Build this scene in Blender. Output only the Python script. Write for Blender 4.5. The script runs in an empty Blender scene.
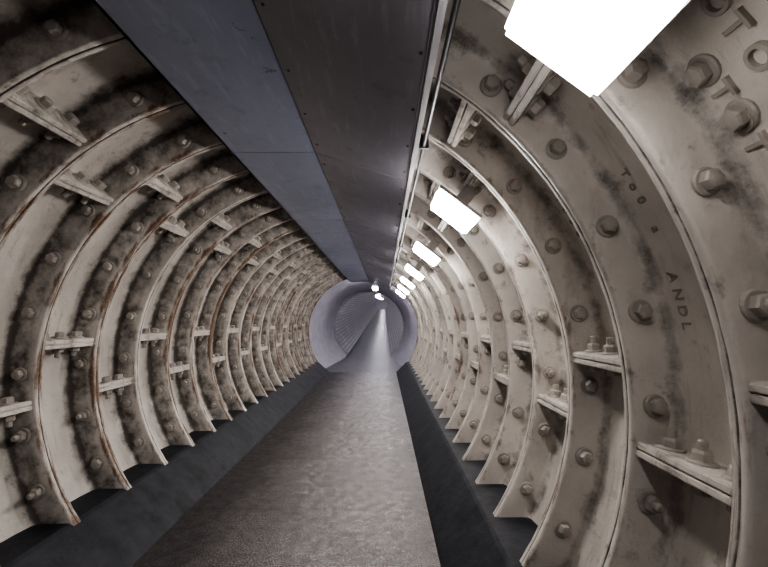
import bpy, math, random
from mathutils import Vector, Matrix
random.seed(4)
S=bpy.context.scene
# ---------------- constants (metres; tunnel runs along +Y) ---------------
XC,ZC=-0.585,1.17
RI,RO=1.54,1.72
P0,DP=1.72,0.53
K0,K1=-8,20
YEND=P0+DP*K1
CAMH=1.5
def sh(x): return .03*(x-.96)      # the rings stand very slightly oblique to the axis
# ---------------- helpers ----------------
def new_obj(name,verts,faces,mat,parent=None,smooth=False,rust=None,rust2=None):
    me=bpy.data.meshes.new(name); me.from_pydata(verts,[],faces); me.update()
    ob=bpy.data.objects.new(name,me); S.collection.objects.link(ob)
    if mat: me.materials.append(mat)
    if smooth:
        me.polygons.foreach_set('use_smooth',[True]*len(me.polygons))
    if rust is not None:
        a=me.attributes.new('wear_shade','FLOAT','POINT'); a.data.foreach_set('value',rust)
    if rust2 is not None:
        a=me.attributes.new('edge','FLOAT','POINT'); a.data.foreach_set('value',rust2)
    if parent: ob.parent=parent
    return ob
def empty(name,loc=(0,0,0)):
    e=bpy.data.objects.new(name,None); S.collection.objects.link(e); e.location=loc; return e
class MB:
    def __init__(s): s.v=[];s.f=[]
    def add(s,vs,fs,M=None):
        o=len(s.v)
        for v in vs: s.v.append(tuple(M@Vector(v)) if M else tuple(v))
        for f in fs: s.f.append([i+o for i in f])
    def box(s,x0,x1,y0,y1,z0,z1,M=None,b=0.0):
        if b<=0:
            vs=[(x,y,z) for x in(x0,x1) for y in(y0,y1) for z in(z0,z1)]
            s.add(vs,[(0,1,3,2),(4,6,7,5),(0,4,5,1),(2,3,7,6),(0,2,6,4),(1,5,7,3)],M)
        else:
            import bmesh
            bm=bmesh.new(); bmesh.ops.create_cube(bm,size=1)
            for v in bm.verts:
                v.co=Vector(((x0+x1)/2+v.co.x*(x1-x0),(y0+y1)/2+v.co.y*(y1-y0),(z0+z1)/2+v.co.z*(z1-z0)))
            bmesh.ops.bevel(bm,geom=bm.edges[:],offset=b,segments=2,affect='EDGES')
            bm.verts.index_update()
            s.add([v.co[:] for v in bm.verts],[[v.index for v in f.verts] for f in bm.faces],M); bm.free()
    def lathe(s,prof,n,M=None,rot=0.0):
        vs=[];fs=[]
        for r,z in prof:
            for i in range(n):
                a=rot+2*math.pi*i/n; vs.append((r*math.cos(a),r*math.sin(a),z))
        for j in range(len(prof)-1):
            for i in range(n):
                fs.append((j*n+i,j*n+(i+1)%n,(j+1)*n+(i+1)%n,(j+1)*n+i))
        fs.append([ (len(prof)-1)*n+i for i in range(n)])
        s.add(vs,fs,M)
def frame(loc,zdir,xdir):
    z=Vector(zdir).normalized(); x=Vector(xdir); x=(x-z*x.dot(z)).normalized(); y=z.cross(x)
    return Matrix(((x.x,y.x,z.x,loc[0]),(x.y,y.y,z.y,loc[1]),(x.z,y.z,z.z,loc[2]),(0,0,0,1)))
def pt(r,a,y):
    x=XC+r*math.cos(a); return (x,y+sh(x),ZC+r*math.sin(a))
# ---------------- materials ----------------
def base(name):
    m=bpy.data.materials.new(name); m.use_nodes=True; nt=m.node_tree
    return m,nt,nt.nodes['Principled BSDF']
def N(nt,t,**k):
    n=nt.nodes.new(t)
    for a,b in k.items():
        if a in n.inputs: n.inputs[a].default_value=b
        else: setattr(n,a,b)
    return n
def ramp(nt,src,stops):
    r=nt.nodes.new('ShaderNodeValToRGB'); e=r.color_ramp.elements
    while len(e)<len(stops): e.new(0.5)
    for i,(p,c) in enumerate(stops):
        e[i].position=p; e[i].color=(c[0],c[1],c[2],1) if isinstance(c,(tuple,list)) else (c,c,c,1)
    nt.links.new(src,r.inputs['Fac']); return r.outputs['Color']
def mix(nt,fac,a,b,bt='MIX'):
    m=nt.nodes.new('ShaderNodeMix'); m.data_type='RGBA'; m.blend_type=bt
    for sock,v in ((m.inputs[0],fac),(m.inputs[6],a),(m.inputs[7],b)):
        if hasattr(v,'is_output'): nt.links.new(v,sock)
        elif isinstance(v,(int,float)): sock.default_value=v
        else: sock.default_value=(v[0],v[1],v[2],1)
    return m.outputs[2]
def math_(nt,op,a,b=0.0):
    m=nt.nodes.new('ShaderNodeMath'); m.operation=op
    for i,v in enumerate((a,b)):
        if hasattr(v,'is_output'): nt.links.new(v,m.inputs[i])
        else: m.inputs[i].default_value=v
    return m.outputs[0]
def noise(nt,vec,scale,detail=5,rough=.6,sc=None):
    if sc:
        mp=nt.nodes.new('ShaderNodeMapping'); mp.inputs['Scale'].default_value=sc; nt.links.new(vec,mp.inputs[0]); vec=mp.outputs[0]
    n=nt.nodes.new('ShaderNodeTexNoise'); n.inputs['Scale'].default_value=scale; n.inputs['Detail'].default_value=detail; n.inputs['Roughness'].default_value=rough
    nt.links.new(vec,n.inputs['Vector']); return n.outputs['Fac']
def bump(nt,b,h,strength,dist):
    n=nt.nodes.new('ShaderNodeBump'); n.inputs['Strength'].default_value=strength; n.inputs['Distance'].default_value=dist
    nt.links.new(h,n.inputs['Height']); nt.links.new(n.outputs[0],b.inputs['Normal'])
def iron(name,wear_shade=True,tint=(0.71,0.668,0.622)):
    m,nt,b=base(name)
    co=nt.nodes.new('ShaderNodeTexCoord').outputs['Object']
    big=noise(nt,co,2.2,6,.65); mid=noise(nt,co,9,8,.7); fine=noise(nt,co,60,4,.6)
    streak=noise(nt,co,7,6,.7,(1,3.0,.35))
    c=mix(nt,ramp(nt,big,[(.38,0),(.7,1)]),tint,tuple(t*.76 for t in tint))
    c=mix(nt,ramp(nt,streak,[(.55,0),(.80,.6)]),c,(.25,.22,.20))
    c=mix(nt,ramp(nt,mid,[(.58,0),(.74,.6)]),c,(.18,.153,.138))
    if wear_shade:
        at=N(nt,'ShaderNodeAttribute',attribute_name='wear_shade').outputs['Fac']
        ed=N(nt,'ShaderNodeAttribute',attribute_name='edge').outputs['Fac']
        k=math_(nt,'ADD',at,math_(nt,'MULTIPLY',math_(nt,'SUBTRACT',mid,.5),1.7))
        c=mix(nt,ramp(nt,k,[(.38,0),(1.0,.92)]),c,(.066,.054,.050))  # wear and grime, plus shade painted on the left flange faces
        k2=math_(nt,'ADD',ed,math_(nt,'MULTIPLY',math_(nt,'SUBTRACT',streak,.5),2.2))
        c=mix(nt,ramp(nt,k2,[(.58,0),(.88,.85)]),c,mix(nt,ramp(nt,fine,[(.4,0),(.6,1)]),(.09,.05,.03),(.24,.115,.05)))
    nt.links.new(c,b.inputs['Base Color'])
    nt.links.new(ramp(nt,mid,[(.3,.28),(.7,.56)]),b.inputs['Roughness'])
    h=math_(nt,'ADD',math_(nt,'MULTIPLY',mid,1.0),math_(nt,'MULTIPLY',fine,.25))
    bump(nt,b,h,.5,.012)
    return m
M_iron=iron('painted_cast_iron')
M_bolt=iron('painted_bolt',False,(.46,.425,.39))
def floor_mat(name,c1,c2,rough,band=True):
    m,nt,b=base(name); co=nt.nodes.new('ShaderNodeTexCoord').outputs['Object']
    g=noise(nt,co,85,3,.8); p=noise(nt,co,1.6,6,.6); q=noise(nt,co,12,6,.75)
    c=mix(nt,ramp(nt,g,[(.44,0),(.62,1)]),c1,c2)
    c=mix(nt,ramp(nt,p,[(.38,0),(.75,.6)]),c,tuple(x*.35 for x in c2))
    c=mix(nt,ramp(nt,q,[(.45,0),(.70,.6)]),c,tuple(x*.6 for x in c1))
    rr=ramp(nt,q,[(.3,rough-.10),(.7,rough+.14)])
    if band:   # trodden, polished strip down the middle of the footway
        sx=nt.nodes.new('ShaderNodeSeparateXYZ'); nt.links.new(co,sx.inputs[0])
        d=math_(nt,'ABSOLUTE',math_(nt,'ADD',sx.outputs['X'],.28))
        d=math_(nt,'ADD',d,math_(nt,'MULTIPLY',math_(nt,'SUBTRACT',p,.5),.7))
        e=ramp(nt,d,[(.32,0),(1.02,1)])
        c=mix(nt,e,c,mix(nt,.75,c,(.018,.017,.02)))
        rr=math_(nt,'ADD',rr,math_(nt,'MULTIPLY',e,.25))
    nt.links.new(c,b.inputs['Base Color']); nt.links.new(rr,b.inputs['Roughness'])
    bump(nt,b,math_(nt,'ADD',g,math_(nt,'MULTIPLY',q,.5)),.7,.007); return m
M_floor=floor_mat('asphalt_paving',(.055,.050,.053),(.56,.51,.50),.24)
M_far_floor=floor_mat('worn_paving',(.11,.10,.12),(.24,.23,.27),.3,False)
def kerb_mat():
    m,nt,b=base('kerb_concrete'); co=nt.nodes.new('ShaderNodeTexCoord').outputs['Object']
    a=noise(nt,co,5,7,.7); f=noise(nt,co,50,4,.6)
    c=mix(nt,ramp(nt,a,[(.35,0),(.7,1)]),(.015,.017,.023),(.050,.051,.063))
    nt.links.new(c,b.inputs['Base Color']); b.inputs['Roughness'].default_value=.6; b.inputs['Specular IOR Level'].default_value=.35
    bump(nt,b,math_(nt,'ADD',a,math_(nt,'MULTIPLY',f,.3)),.5,.015); return m
M_kerb=kerb_mat()
def duct_mat(name,col,metal=.35,bs=.12):
    m,nt,b=base(name); co=nt.nodes.new('ShaderNodeTexCoord').outputs['Object']
    a=noise(nt,co,1.3,4,.6,(1,.6,1)); s=noise(nt,co,26,3,.6,(1,.12,1)); f=noise(nt,co,7,8,.75)
    c=mix(nt,ramp(nt,a,[(.35,0),(.7,1)]),col,tuple(x*.75 for x in col))
    c=mix(nt,ramp(nt,s,[(.56,0),(.75,.35)]),c,tuple(min(1,x*1.6) for x in col))
    c=mix(nt,ramp(nt,f,[(.56,0),(.72,.5)]),c,tuple(x*.5 for x in col))
    nt.links.new(c,b.inputs['Base Color']); b.inputs['Metallic'].default_value=metal
    nt.links.new(ramp(nt,f,[(.3,.26),(.7,.42)]),b.inputs['Roughness'])
    bump(nt,b,a,bs,.03); return m
M_duct=duct_mat('painted_sheet_metal',(.33,.36,.46))
M_duct2=duct_mat('shaded_sheet_metal',(.31,.305,.345),.5)  # duct panel turned from the lamps: shade put into a darker base colour
M_trim=duct_mat('duct_edge_strip',(.38,.37,.40))
M_steel=duct_mat('dark_steel',(.09,.09,.10))
M_house=duct_mat('lamp_housing_paint',(.42,.40,.37),0)
def emis(name,col,st):
    m,nt,b=base(name); b.inputs['Base Color'].default_value=(.9,.9,.9,1)
    b.inputs['Emission Color'].default_value=(*col,1); b.inputs['Emission Strength'].default_value=st; return m
M_lamp=emis('lamp_diffuser',(1,.96,.92),66)
M_lamp_dim=emis('dimmed_lamp_diffuser',(1,.96,.92),29)  # nearest lamp turned down to darken the near walls and corners
M_far_lamp=emis('far_lamp_diffuser',(.95,.93,1),30)
def tile_mat():
    m,nt,b=base('white_glazed_tile')
    uv=nt.nodes.new('ShaderNodeUVMap'); uv.uv_map='UVMap'
    br=nt.nodes.new('ShaderNodeTexBrick'); nt.links.new(uv.outputs[0],br.inputs['Vector'])
    br.inputs['Scale'].default_value=1; br.inputs['Brick Width'].default_value=.6; br.inputs['Row Height'].default_value=.15; br.inputs['Mortar Size'].default_value=.02
    br.inputs['Color1'].default_value=(.54,.52,.545,1); br.inputs['Color2'].default_value=(.40,.385,.41,1); br.inputs['Mortar'].default_value=(.12,.11,.12,1)
    co=nt.nodes.new('ShaderNodeTexCoord').outputs['Object']
    c=mix(nt,ramp(nt,noise(nt,co,1.5,5,.6),[(.4,0),(.7,.6)]),br.outputs['Color'],(.16,.145,.155))
    nt.links.new(c,b.inputs['Base Color']); b.inputs['Roughness'].default_value=.3; return m
M_tile=tile_mat()
def plain(name,col,r=.6):
    m,nt,b=base(name); co=nt.nodes.new('ShaderNodeTexCoord').outputs['Object']
    a=noise(nt,co,4,6,.6)
    c=mix(nt,ramp(nt,a,[(.35,0),(.75,1)]),col,tuple(x*.75 for x in col)); nt.links.new(c,b.inputs['Base Color'])
    b.inputs['Roughness'].default_value=r; bump(nt,b,a,.2,.01); return m
M_plaster=plain('pale_plaster',(.60,.58,.63))
M_chalk=plain('letter_paint',(.42,.385,.35))
M_scrawl=plain('scrawled_paint',(.36,.33,.30))

# ---------------- cast iron lining ----------------
lining=empty('cast_iron_tunnel_lining')
A0,A1,NA=math.radians(-35.5),math.radians(215.5),156
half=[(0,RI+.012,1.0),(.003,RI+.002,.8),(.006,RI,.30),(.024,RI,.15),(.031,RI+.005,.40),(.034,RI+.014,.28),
      (.037,RI+.06,.12),(.040,RO-.05,.28),(.046,RO-.018,.60),(.066,RO-.004,.58),(.11,RO,.25),(.18,RO+.006,-.05)]  # third value: edge wear, and corner grime deepened to add shading contrast
prof=[]
for k in range(K0,K1+1):
    y=P0+DP*k
    for d,r,w in reversed(half[1:]): prof.append((y-d,r,w))
    for d,r,w in half: prof.append((y+d,r,w))
vs=[];fs=[];ws=[];es=[]
n=NA+1
for (y,r,w) in prof:
    kk=round((y-P0)/DP); rr=random.Random(kk*7+3).random()
    for i in range(n):
        a=A0+(A1-A0)*i/NA; jr=random.uniform(-.0012,.0012)
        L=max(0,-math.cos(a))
        ex=.55*L if RI+.02<r<RO-.01 else 0   # shade painted into the left-hand flange webs
        ex+=.6*max(0,math.sin(a)-.5)*(1 if math.cos(a)<0 else .3)   # darker towards the crown, more so on the left
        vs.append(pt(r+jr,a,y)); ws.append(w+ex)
        es.append((.30+.35*rr+.28*L) if r<RI+.02 else 0)
for j in range(len(prof)-1):
    for i in range(NA):
        fs.append((j*n+i,j*n+i+1,(j+1)*n+i+1,(j+1)*n+i))
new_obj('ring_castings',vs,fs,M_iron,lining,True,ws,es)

mb=MB(); bolts=MB()
def shelf_angles(k):
    return [math.radians(q) for q in ((5,53,90,128,174) if k%2==0 else (-6,46,82,137,187))]
def bolt(M,s=1.0,stub=False,rot=0):
    bolts.lathe([(.041*s,-.004),(.041*s,.005*s),(.036*s,.009*s)],18,M)
    bolts.lathe([(.029*s,.004),(.029*s,.030*s),(.025*s,.036*s),(.012*s,.039*s)],6,M,rot)
    if stub: bolts.lathe([(.015*s,.03*s),(.015*s,.062*s),(.011*s,.066*s)],10,M)
wsh=[];esh=[]
for k in range(K0,K1+1):
    y=P0+DP*k
    for j in range(-2,17):
        a=math.radians(12.857*j+random.uniform(-.4,.4))
        p=pt(RI+.085,a,y-.039)
        t=random.uniform(-.06,.06)
        bolt(frame(p,(t,-1,random.uniform(-.06,.06)),(1,0,0)),random.uniform(1.0,1.14),random.random()<.15,random.random()*2)
    if k==K1: continue
    for a in shelf_angles(k):
        s_=sh(XC+RI*math.cos(a)); ya,yb=y+.03+s_,y+DP-.03+s_
        rad=Vector((math.cos(a),0,math.sin(a))); tan=Vector((-math.sin(a),0,math.cos(a)))
        M=frame((XC,0,ZC),tan,rad)
        sgn=1 if (M.to_3x3()@Vector((0,1,0))).y>0 else -1
        for t0,t1 in ((-.028,-.0015),(.0015,.028)):
            y0,y1=sorted((sgn*ya,sgn*yb))
            before=len(mb.v)
            mb.box(RI+.015,RO+.02,y0,y1,t0,t1,M,b=.005)
            for v in mb.v[before:]:
                r=math.hypot(v[0]-XC,v[2]-ZC); wsh.append(.4 if r<RI+.03 else .45); esh.append(.4 if r<RI+.03 else 0)
        for q in (.17,.5,.83):
            yy=ya+(yb-ya)*q
            c=Vector((XC,yy,ZC))+rad*(RI+.095)
            bolt(frame(c+tan*.028,tan,(0,1,0)),1.15,True,random.random())
            bolt(frame(c-tan*.028,-tan,(0,1,0)),1.15,False,random.random())
for ang,yy in ((34.5,1.075),(29.5,1.06)):      # grout plugs in the near pan
    a=math.radians(ang); p=pt(RO+.003,a,yy); bolt(frame(p,(-math.cos(a),0,-math.sin(a)),(0,1,0)),1.1,False,.3)
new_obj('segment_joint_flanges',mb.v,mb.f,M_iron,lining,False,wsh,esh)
new_obj('flange_bolts',bolts.v,bolts.f,M_bolt,lining)
def lettering(txt,ang,y,size,r=RO+.003,mat=None,ex=.012):
    cu=bpy.data.curves.new('casting_letters','FONT'); cu.body=txt; cu.size=size; cu.extrude=ex; cu.bevel_depth=.0015
    ob=bpy.data.objects.new('casting_letters',cu); S.collection.objects.link(ob)
    a=math.radians(ang); rad=Vector((math.cos(a),0,math.sin(a))); tan=Vector((-math.sin(a),0,math.cos(a)))
    x=-tan; z=-rad; yv=z.cross(x)
    ob.matrix_world=Matrix(((x.x,yv.x,z.x,0),(x.y,yv.y,z.y,0),(x.z,yv.z,z.z,0),(0,0,0,1)))
    ob.location=pt(r,ang*math.pi/180,y); cu.materials.append(mat or M_chalk); ob.parent=lining
def arc_text(txt,a0,y,size,step,**k):
    for i,ch in enumerate(txt):
        if ch!=' ': lettering(ch,a0-step*i,y,size,**k)
arc_text('COTO 1901',42,.97,.085,2.7)
arc_text('TOT 44 LT',33,1.09,.085,2.7)
arc_text('To0 a',31,1.585,.055,2.0,mat=M_scrawl,ex=.003)
arc_text('ANDL',17,1.60,.06,2.1,mat=M_scrawl,ex=.003)
arc_text('1058',33,2.12,.06,2.2,mat=M_scrawl,ex=.004)

# ---------------- kerbs ----------------
def prism(pts,y0,y1):
    n=len(pts); vs=[(x,y0,z) for x,z in pts]+[(x,y1,z) for x,z in pts]
    fs=[(i,(i+1)%n,n+(i+1)%n,n+i) for i in range(n)]+[list(range(n))[::-1],[n+i for i in range(n)]]
    return vs,fs
YB=P0+DP*K0
def kerb(name,pts):
    m=MB(); y=YB
    while y<YEND-.01:
        y2=min(y+2.3,YEND); a,b=prism(pts,y+.002,y2-.002); m.add(a,b); y=y2
    new_obj(name,m.v,m.f,M_kerb)
kerb('kerb',[(-1.54,-.2),(-1.54,0),(-1.56,.02),(-1.845,.275),(-1.87,.29),(-2.12,.295),(-2.12,-.2)])
kerb('kerb.001',[(.345,-.2),(.345,0),(.36,.02),(.615,.275),(.635,.29),(.95,.295),(.95,-.2)])
vs,fs=prism([(-1.60,-.25),(-1.60,0),(.40,0),(.40,-.25)],YB,YEND)
new_obj('floor',vs,fs,M_floor)

# ---------------- duct ----------------
duct=empty('ventilation_duct')
zl=CAMH+1.05; zr=CAMH+.86
P=[(-.967,zl),(-.43,zl),(.150,zr)]
m=MB(); m2=MB(); mt=MB(); sc=MB()
y=2.66-1.85*3
while y<YEND:
    y2=min(y+1.85,YEND); a_,b_=y+.002,y2-.002
    v,f=prism([(P[0][0],zl),(P[1][0]-.003,zl),(P[1][0]-.003,zl+.02),(P[0][0],zl+.02)],a_,b_); m.add(v,f)
    v,f=prism([(P[0][0],zl),(P[0][0]+.012,zl),(P[0][0]+.012,zl+.10),(P[0][0],zl+.10)],a_,b_); m.add(v,f)
    v,f=prism([(P[1][0],zl-.004),(P[2][0],zr),(P[2][0],zr+.02),(P[1][0],zl+.016)],a_,b_); m2.add(v,f)
    v,f=prism([(P[2][0]-.012,zr),(P[2][0],zr),(P[2][0],zr+.24),(P[2][0]-.012,zr+.24)],a_,b_); m2.add(v,f)
    v,f=prism([(P[0][0],zl-.003),(P[1][0],zl-.003),(P[1][0],zl),(P[0][0],zl)],y-.02,y+.003); m.add(v,f)
    v,f=prism([(P[1][0],zl-.006),(P[2][0],zr-.002),(P[2][0],zr),(P[1][0],zl-.004)],y-.02,y+.003); m2.add(v,f)
    for i in range(5):
        yy=y+.15+i*.38
        if yy>y2-.03: continue
        for (px,pz,nx,nz) in ((P[1][0]+.03,zl-.014,-.3,-1),(P[2][0]-.03,zr+.006,-.3,-1)):
            sc.lathe([(.007,-.002),(.007,.002),(.004,.0045)],8,frame((px,yy,pz),(nx,0,nz),(0,1,0)))
    y=y2
new_obj('sheet_panels',m.v,m.f,M_duct,duct)
new_obj('underside_panels',m2.v,m2.f,M_duct2,duct)
v,f=prism([(P[2][0]-.002,zr-.008),(P[2][0]+.022,zr-.008),(P[2][0]+.022,zr-.002),(P[2][0]+.004,zr-.002),(P[2][0]+.004,zr+.03),(P[2][0]-.002,zr+.03)],YB,YEND)
mt.add(v,f)
new_obj('edge_strip',mt.v,mt.f,M_trim,duct)
new_obj('screws',sc.v,sc.f,M_steel,duct)

# ---------------- light fittings ----------------
A=Vector((.283,0,CAMH+.69)); B=Vector((.50,0,CAMH+.52))
mid=(A+B)/2; wx=(B-A).length/2; xd=(B-A).normalized(); zd=Vector((-xd.z,0,xd.x))
if zd.z>0: zd=-zd
nl=0; yl=.84
while yl<YEND:
    e=empty('fluorescent_light' if nl==0 else 'fluorescent_light.%03d'%nl,(mid.x,yl,mid.z)); nl+=1
    R=frame((0,0,0),zd,xd)
    d=MB(); d.box(-wx,wx,-.155,.155,-.05,0,R,b=.012); new_obj('diffuser',d.v,d.f,M_lamp_dim if nl==1 else M_lamp,e)
    h=MB(); h.box(-wx-.006,wx+.006,-.161,.161,-.065,-.045,R,b=.004)
    h.box(-wx*.3,wx*.3,-.03,.03,-.20,-.063,R)
    new_obj('housing',h.v,h.f,M_house,e)
    yl+=1.65
c=MB()
c.lathe([(.011,0),(.011,YEND-YB)],10,frame((.215,YB,CAMH+.93),(0,1,0),(1,0,0)))
k=K0
while k<=K1:
    y=P0+DP*k
    c.box(.190,.240,y-.012,y+.012,CAMH+.915,CAMH+1.0,None,b=.003); k+=3
new_obj('electrical_conduit',c.v,c.f,M_steel)

# ---------------- wider tiled tunnel beyond ----------------
SL=.044; YT=YEND+5
def far_axis(y):
    t=max(0,y-YEND-3.0); return SL*t*t/(t+2.0) if t>0 else 0
def tube_mesh(name,y0,y1,ny,r0,r1,mat,NS=64):
    vs=[];fs=[];uvs=[]
    a0,a1=math.radians(-52),math.radians(232)
    for j in range(ny+1):
        y=y0+(y1-y0)*j/ny; t=j/ny; r=r0+(r1-r0)*t
        for i in range(NS+1):
            a=a0+(a1-a0)*i/NS; vs.append((XC+r*math.cos(a),y,ZC+r*math.sin(a)+far_axis(y))); uvs.append((y,a*r))
    n=NS+1
    for j in range(ny):
        for i in range(NS): fs.append((j*n+i,j*n+i+1,(j+1)*n+i+1,(j+1)*n+i))
    ob=new_obj(name,vs,fs,mat,None,True)
    l=ob.data.uv_layers.new(name='UVMap')
    for lp in ob.data.loops: l.data[lp.index].uv=uvs[lp.vertex_index]
    return ob
RT=1.36
tube_mesh('wall_collar',YEND+.19,YT,8,RO,RT+.08,M_plaster)
tube_mesh('wall_tiled_tunnel',YT,YT+90,110,RT,RT,M_tile)
vs=[];fs=[]
for i in range(65):
    a=math.radians(-52+284*i/64)
    for r in (RT,RT+.09): vs.append((XC+r*math.cos(a),YT,ZC+r*math.sin(a)+far_axis(YT)))
for i in range(64): fs.append((2*i,2*i+1,2*i+3,2*i+2))
new_obj('wall_portal_ring',vs,fs,M_plaster)
ye=YT+90
vs=[(XC+1.5*math.cos(2*math.pi*i/32),ye,ZC+far_axis(ye)+1.5*math.sin(2*math.pi*i/32)) for i in range(32)]
new_obj('wall_end',vs,[list(range(32))],M_plaster)
vs=[];fs=[]
for j in range(111):
    y=YEND+(ye-YEND)*j/110; z=far_axis(y); vs+=[(XC-1.2,y,z),(XC+1.2,y,z)]
for j in range(110): fs.append((2*j,2*j+1,2*j+3,2*j+2))
new_obj('floor_tiled_tunnel',vs,fs,M_far_floor)
ypos=[YEND+1.6+i*5.0 for i in range(18)]+[YEND+90.2,YEND+92.6]
for i,y in enumerate(ypos):
    z=ZC+far_axis(y)+(RT-.06 if i else RT+.04)
    e=empty('ceiling_lamp' if i==0 else 'ceiling_lamp.%03d'%i,(XC+.30,y,z-.06))
    d=MB(); d.box(-.08,.08,-.6,.6,-.05,0,None,b=.012); new_obj('diffuser',d.v,d.f,M_far_lamp,e)
    h=MB(); h.box(-.085,.085,-.59,.59,0,.06,None,b=.005); new_obj('housing',h.v,h.f,M_plaster,e)

# ---------------- world, camera ----------------
w=bpy.data.worlds.new('World'); S.world=w; w.use_nodes=True
bg=w.node_tree.nodes['Background']; bg.inputs[0].default_value=(.36,.36,.80,1); bg.inputs[1].default_value=.07
cam=bpy.data.cameras.new('camera'); co=bpy.data.objects.new('camera',cam); S.collection.objects.link(co)
cam.sensor_width=36; cam.lens=430/768*36; cam.clip_start=.02; cam.clip_end=300
co.location=(0,0,CAMH); co.rotation_euler=(math.radians(90)+math.atan(35.5/430),0,0)
S.camera=co
S.view_settings.view_transform='AgX'
try: S.view_settings.look='AgX - High Contrast'
except Exception as ex: print(ex)
S.view_settings.exposure=0
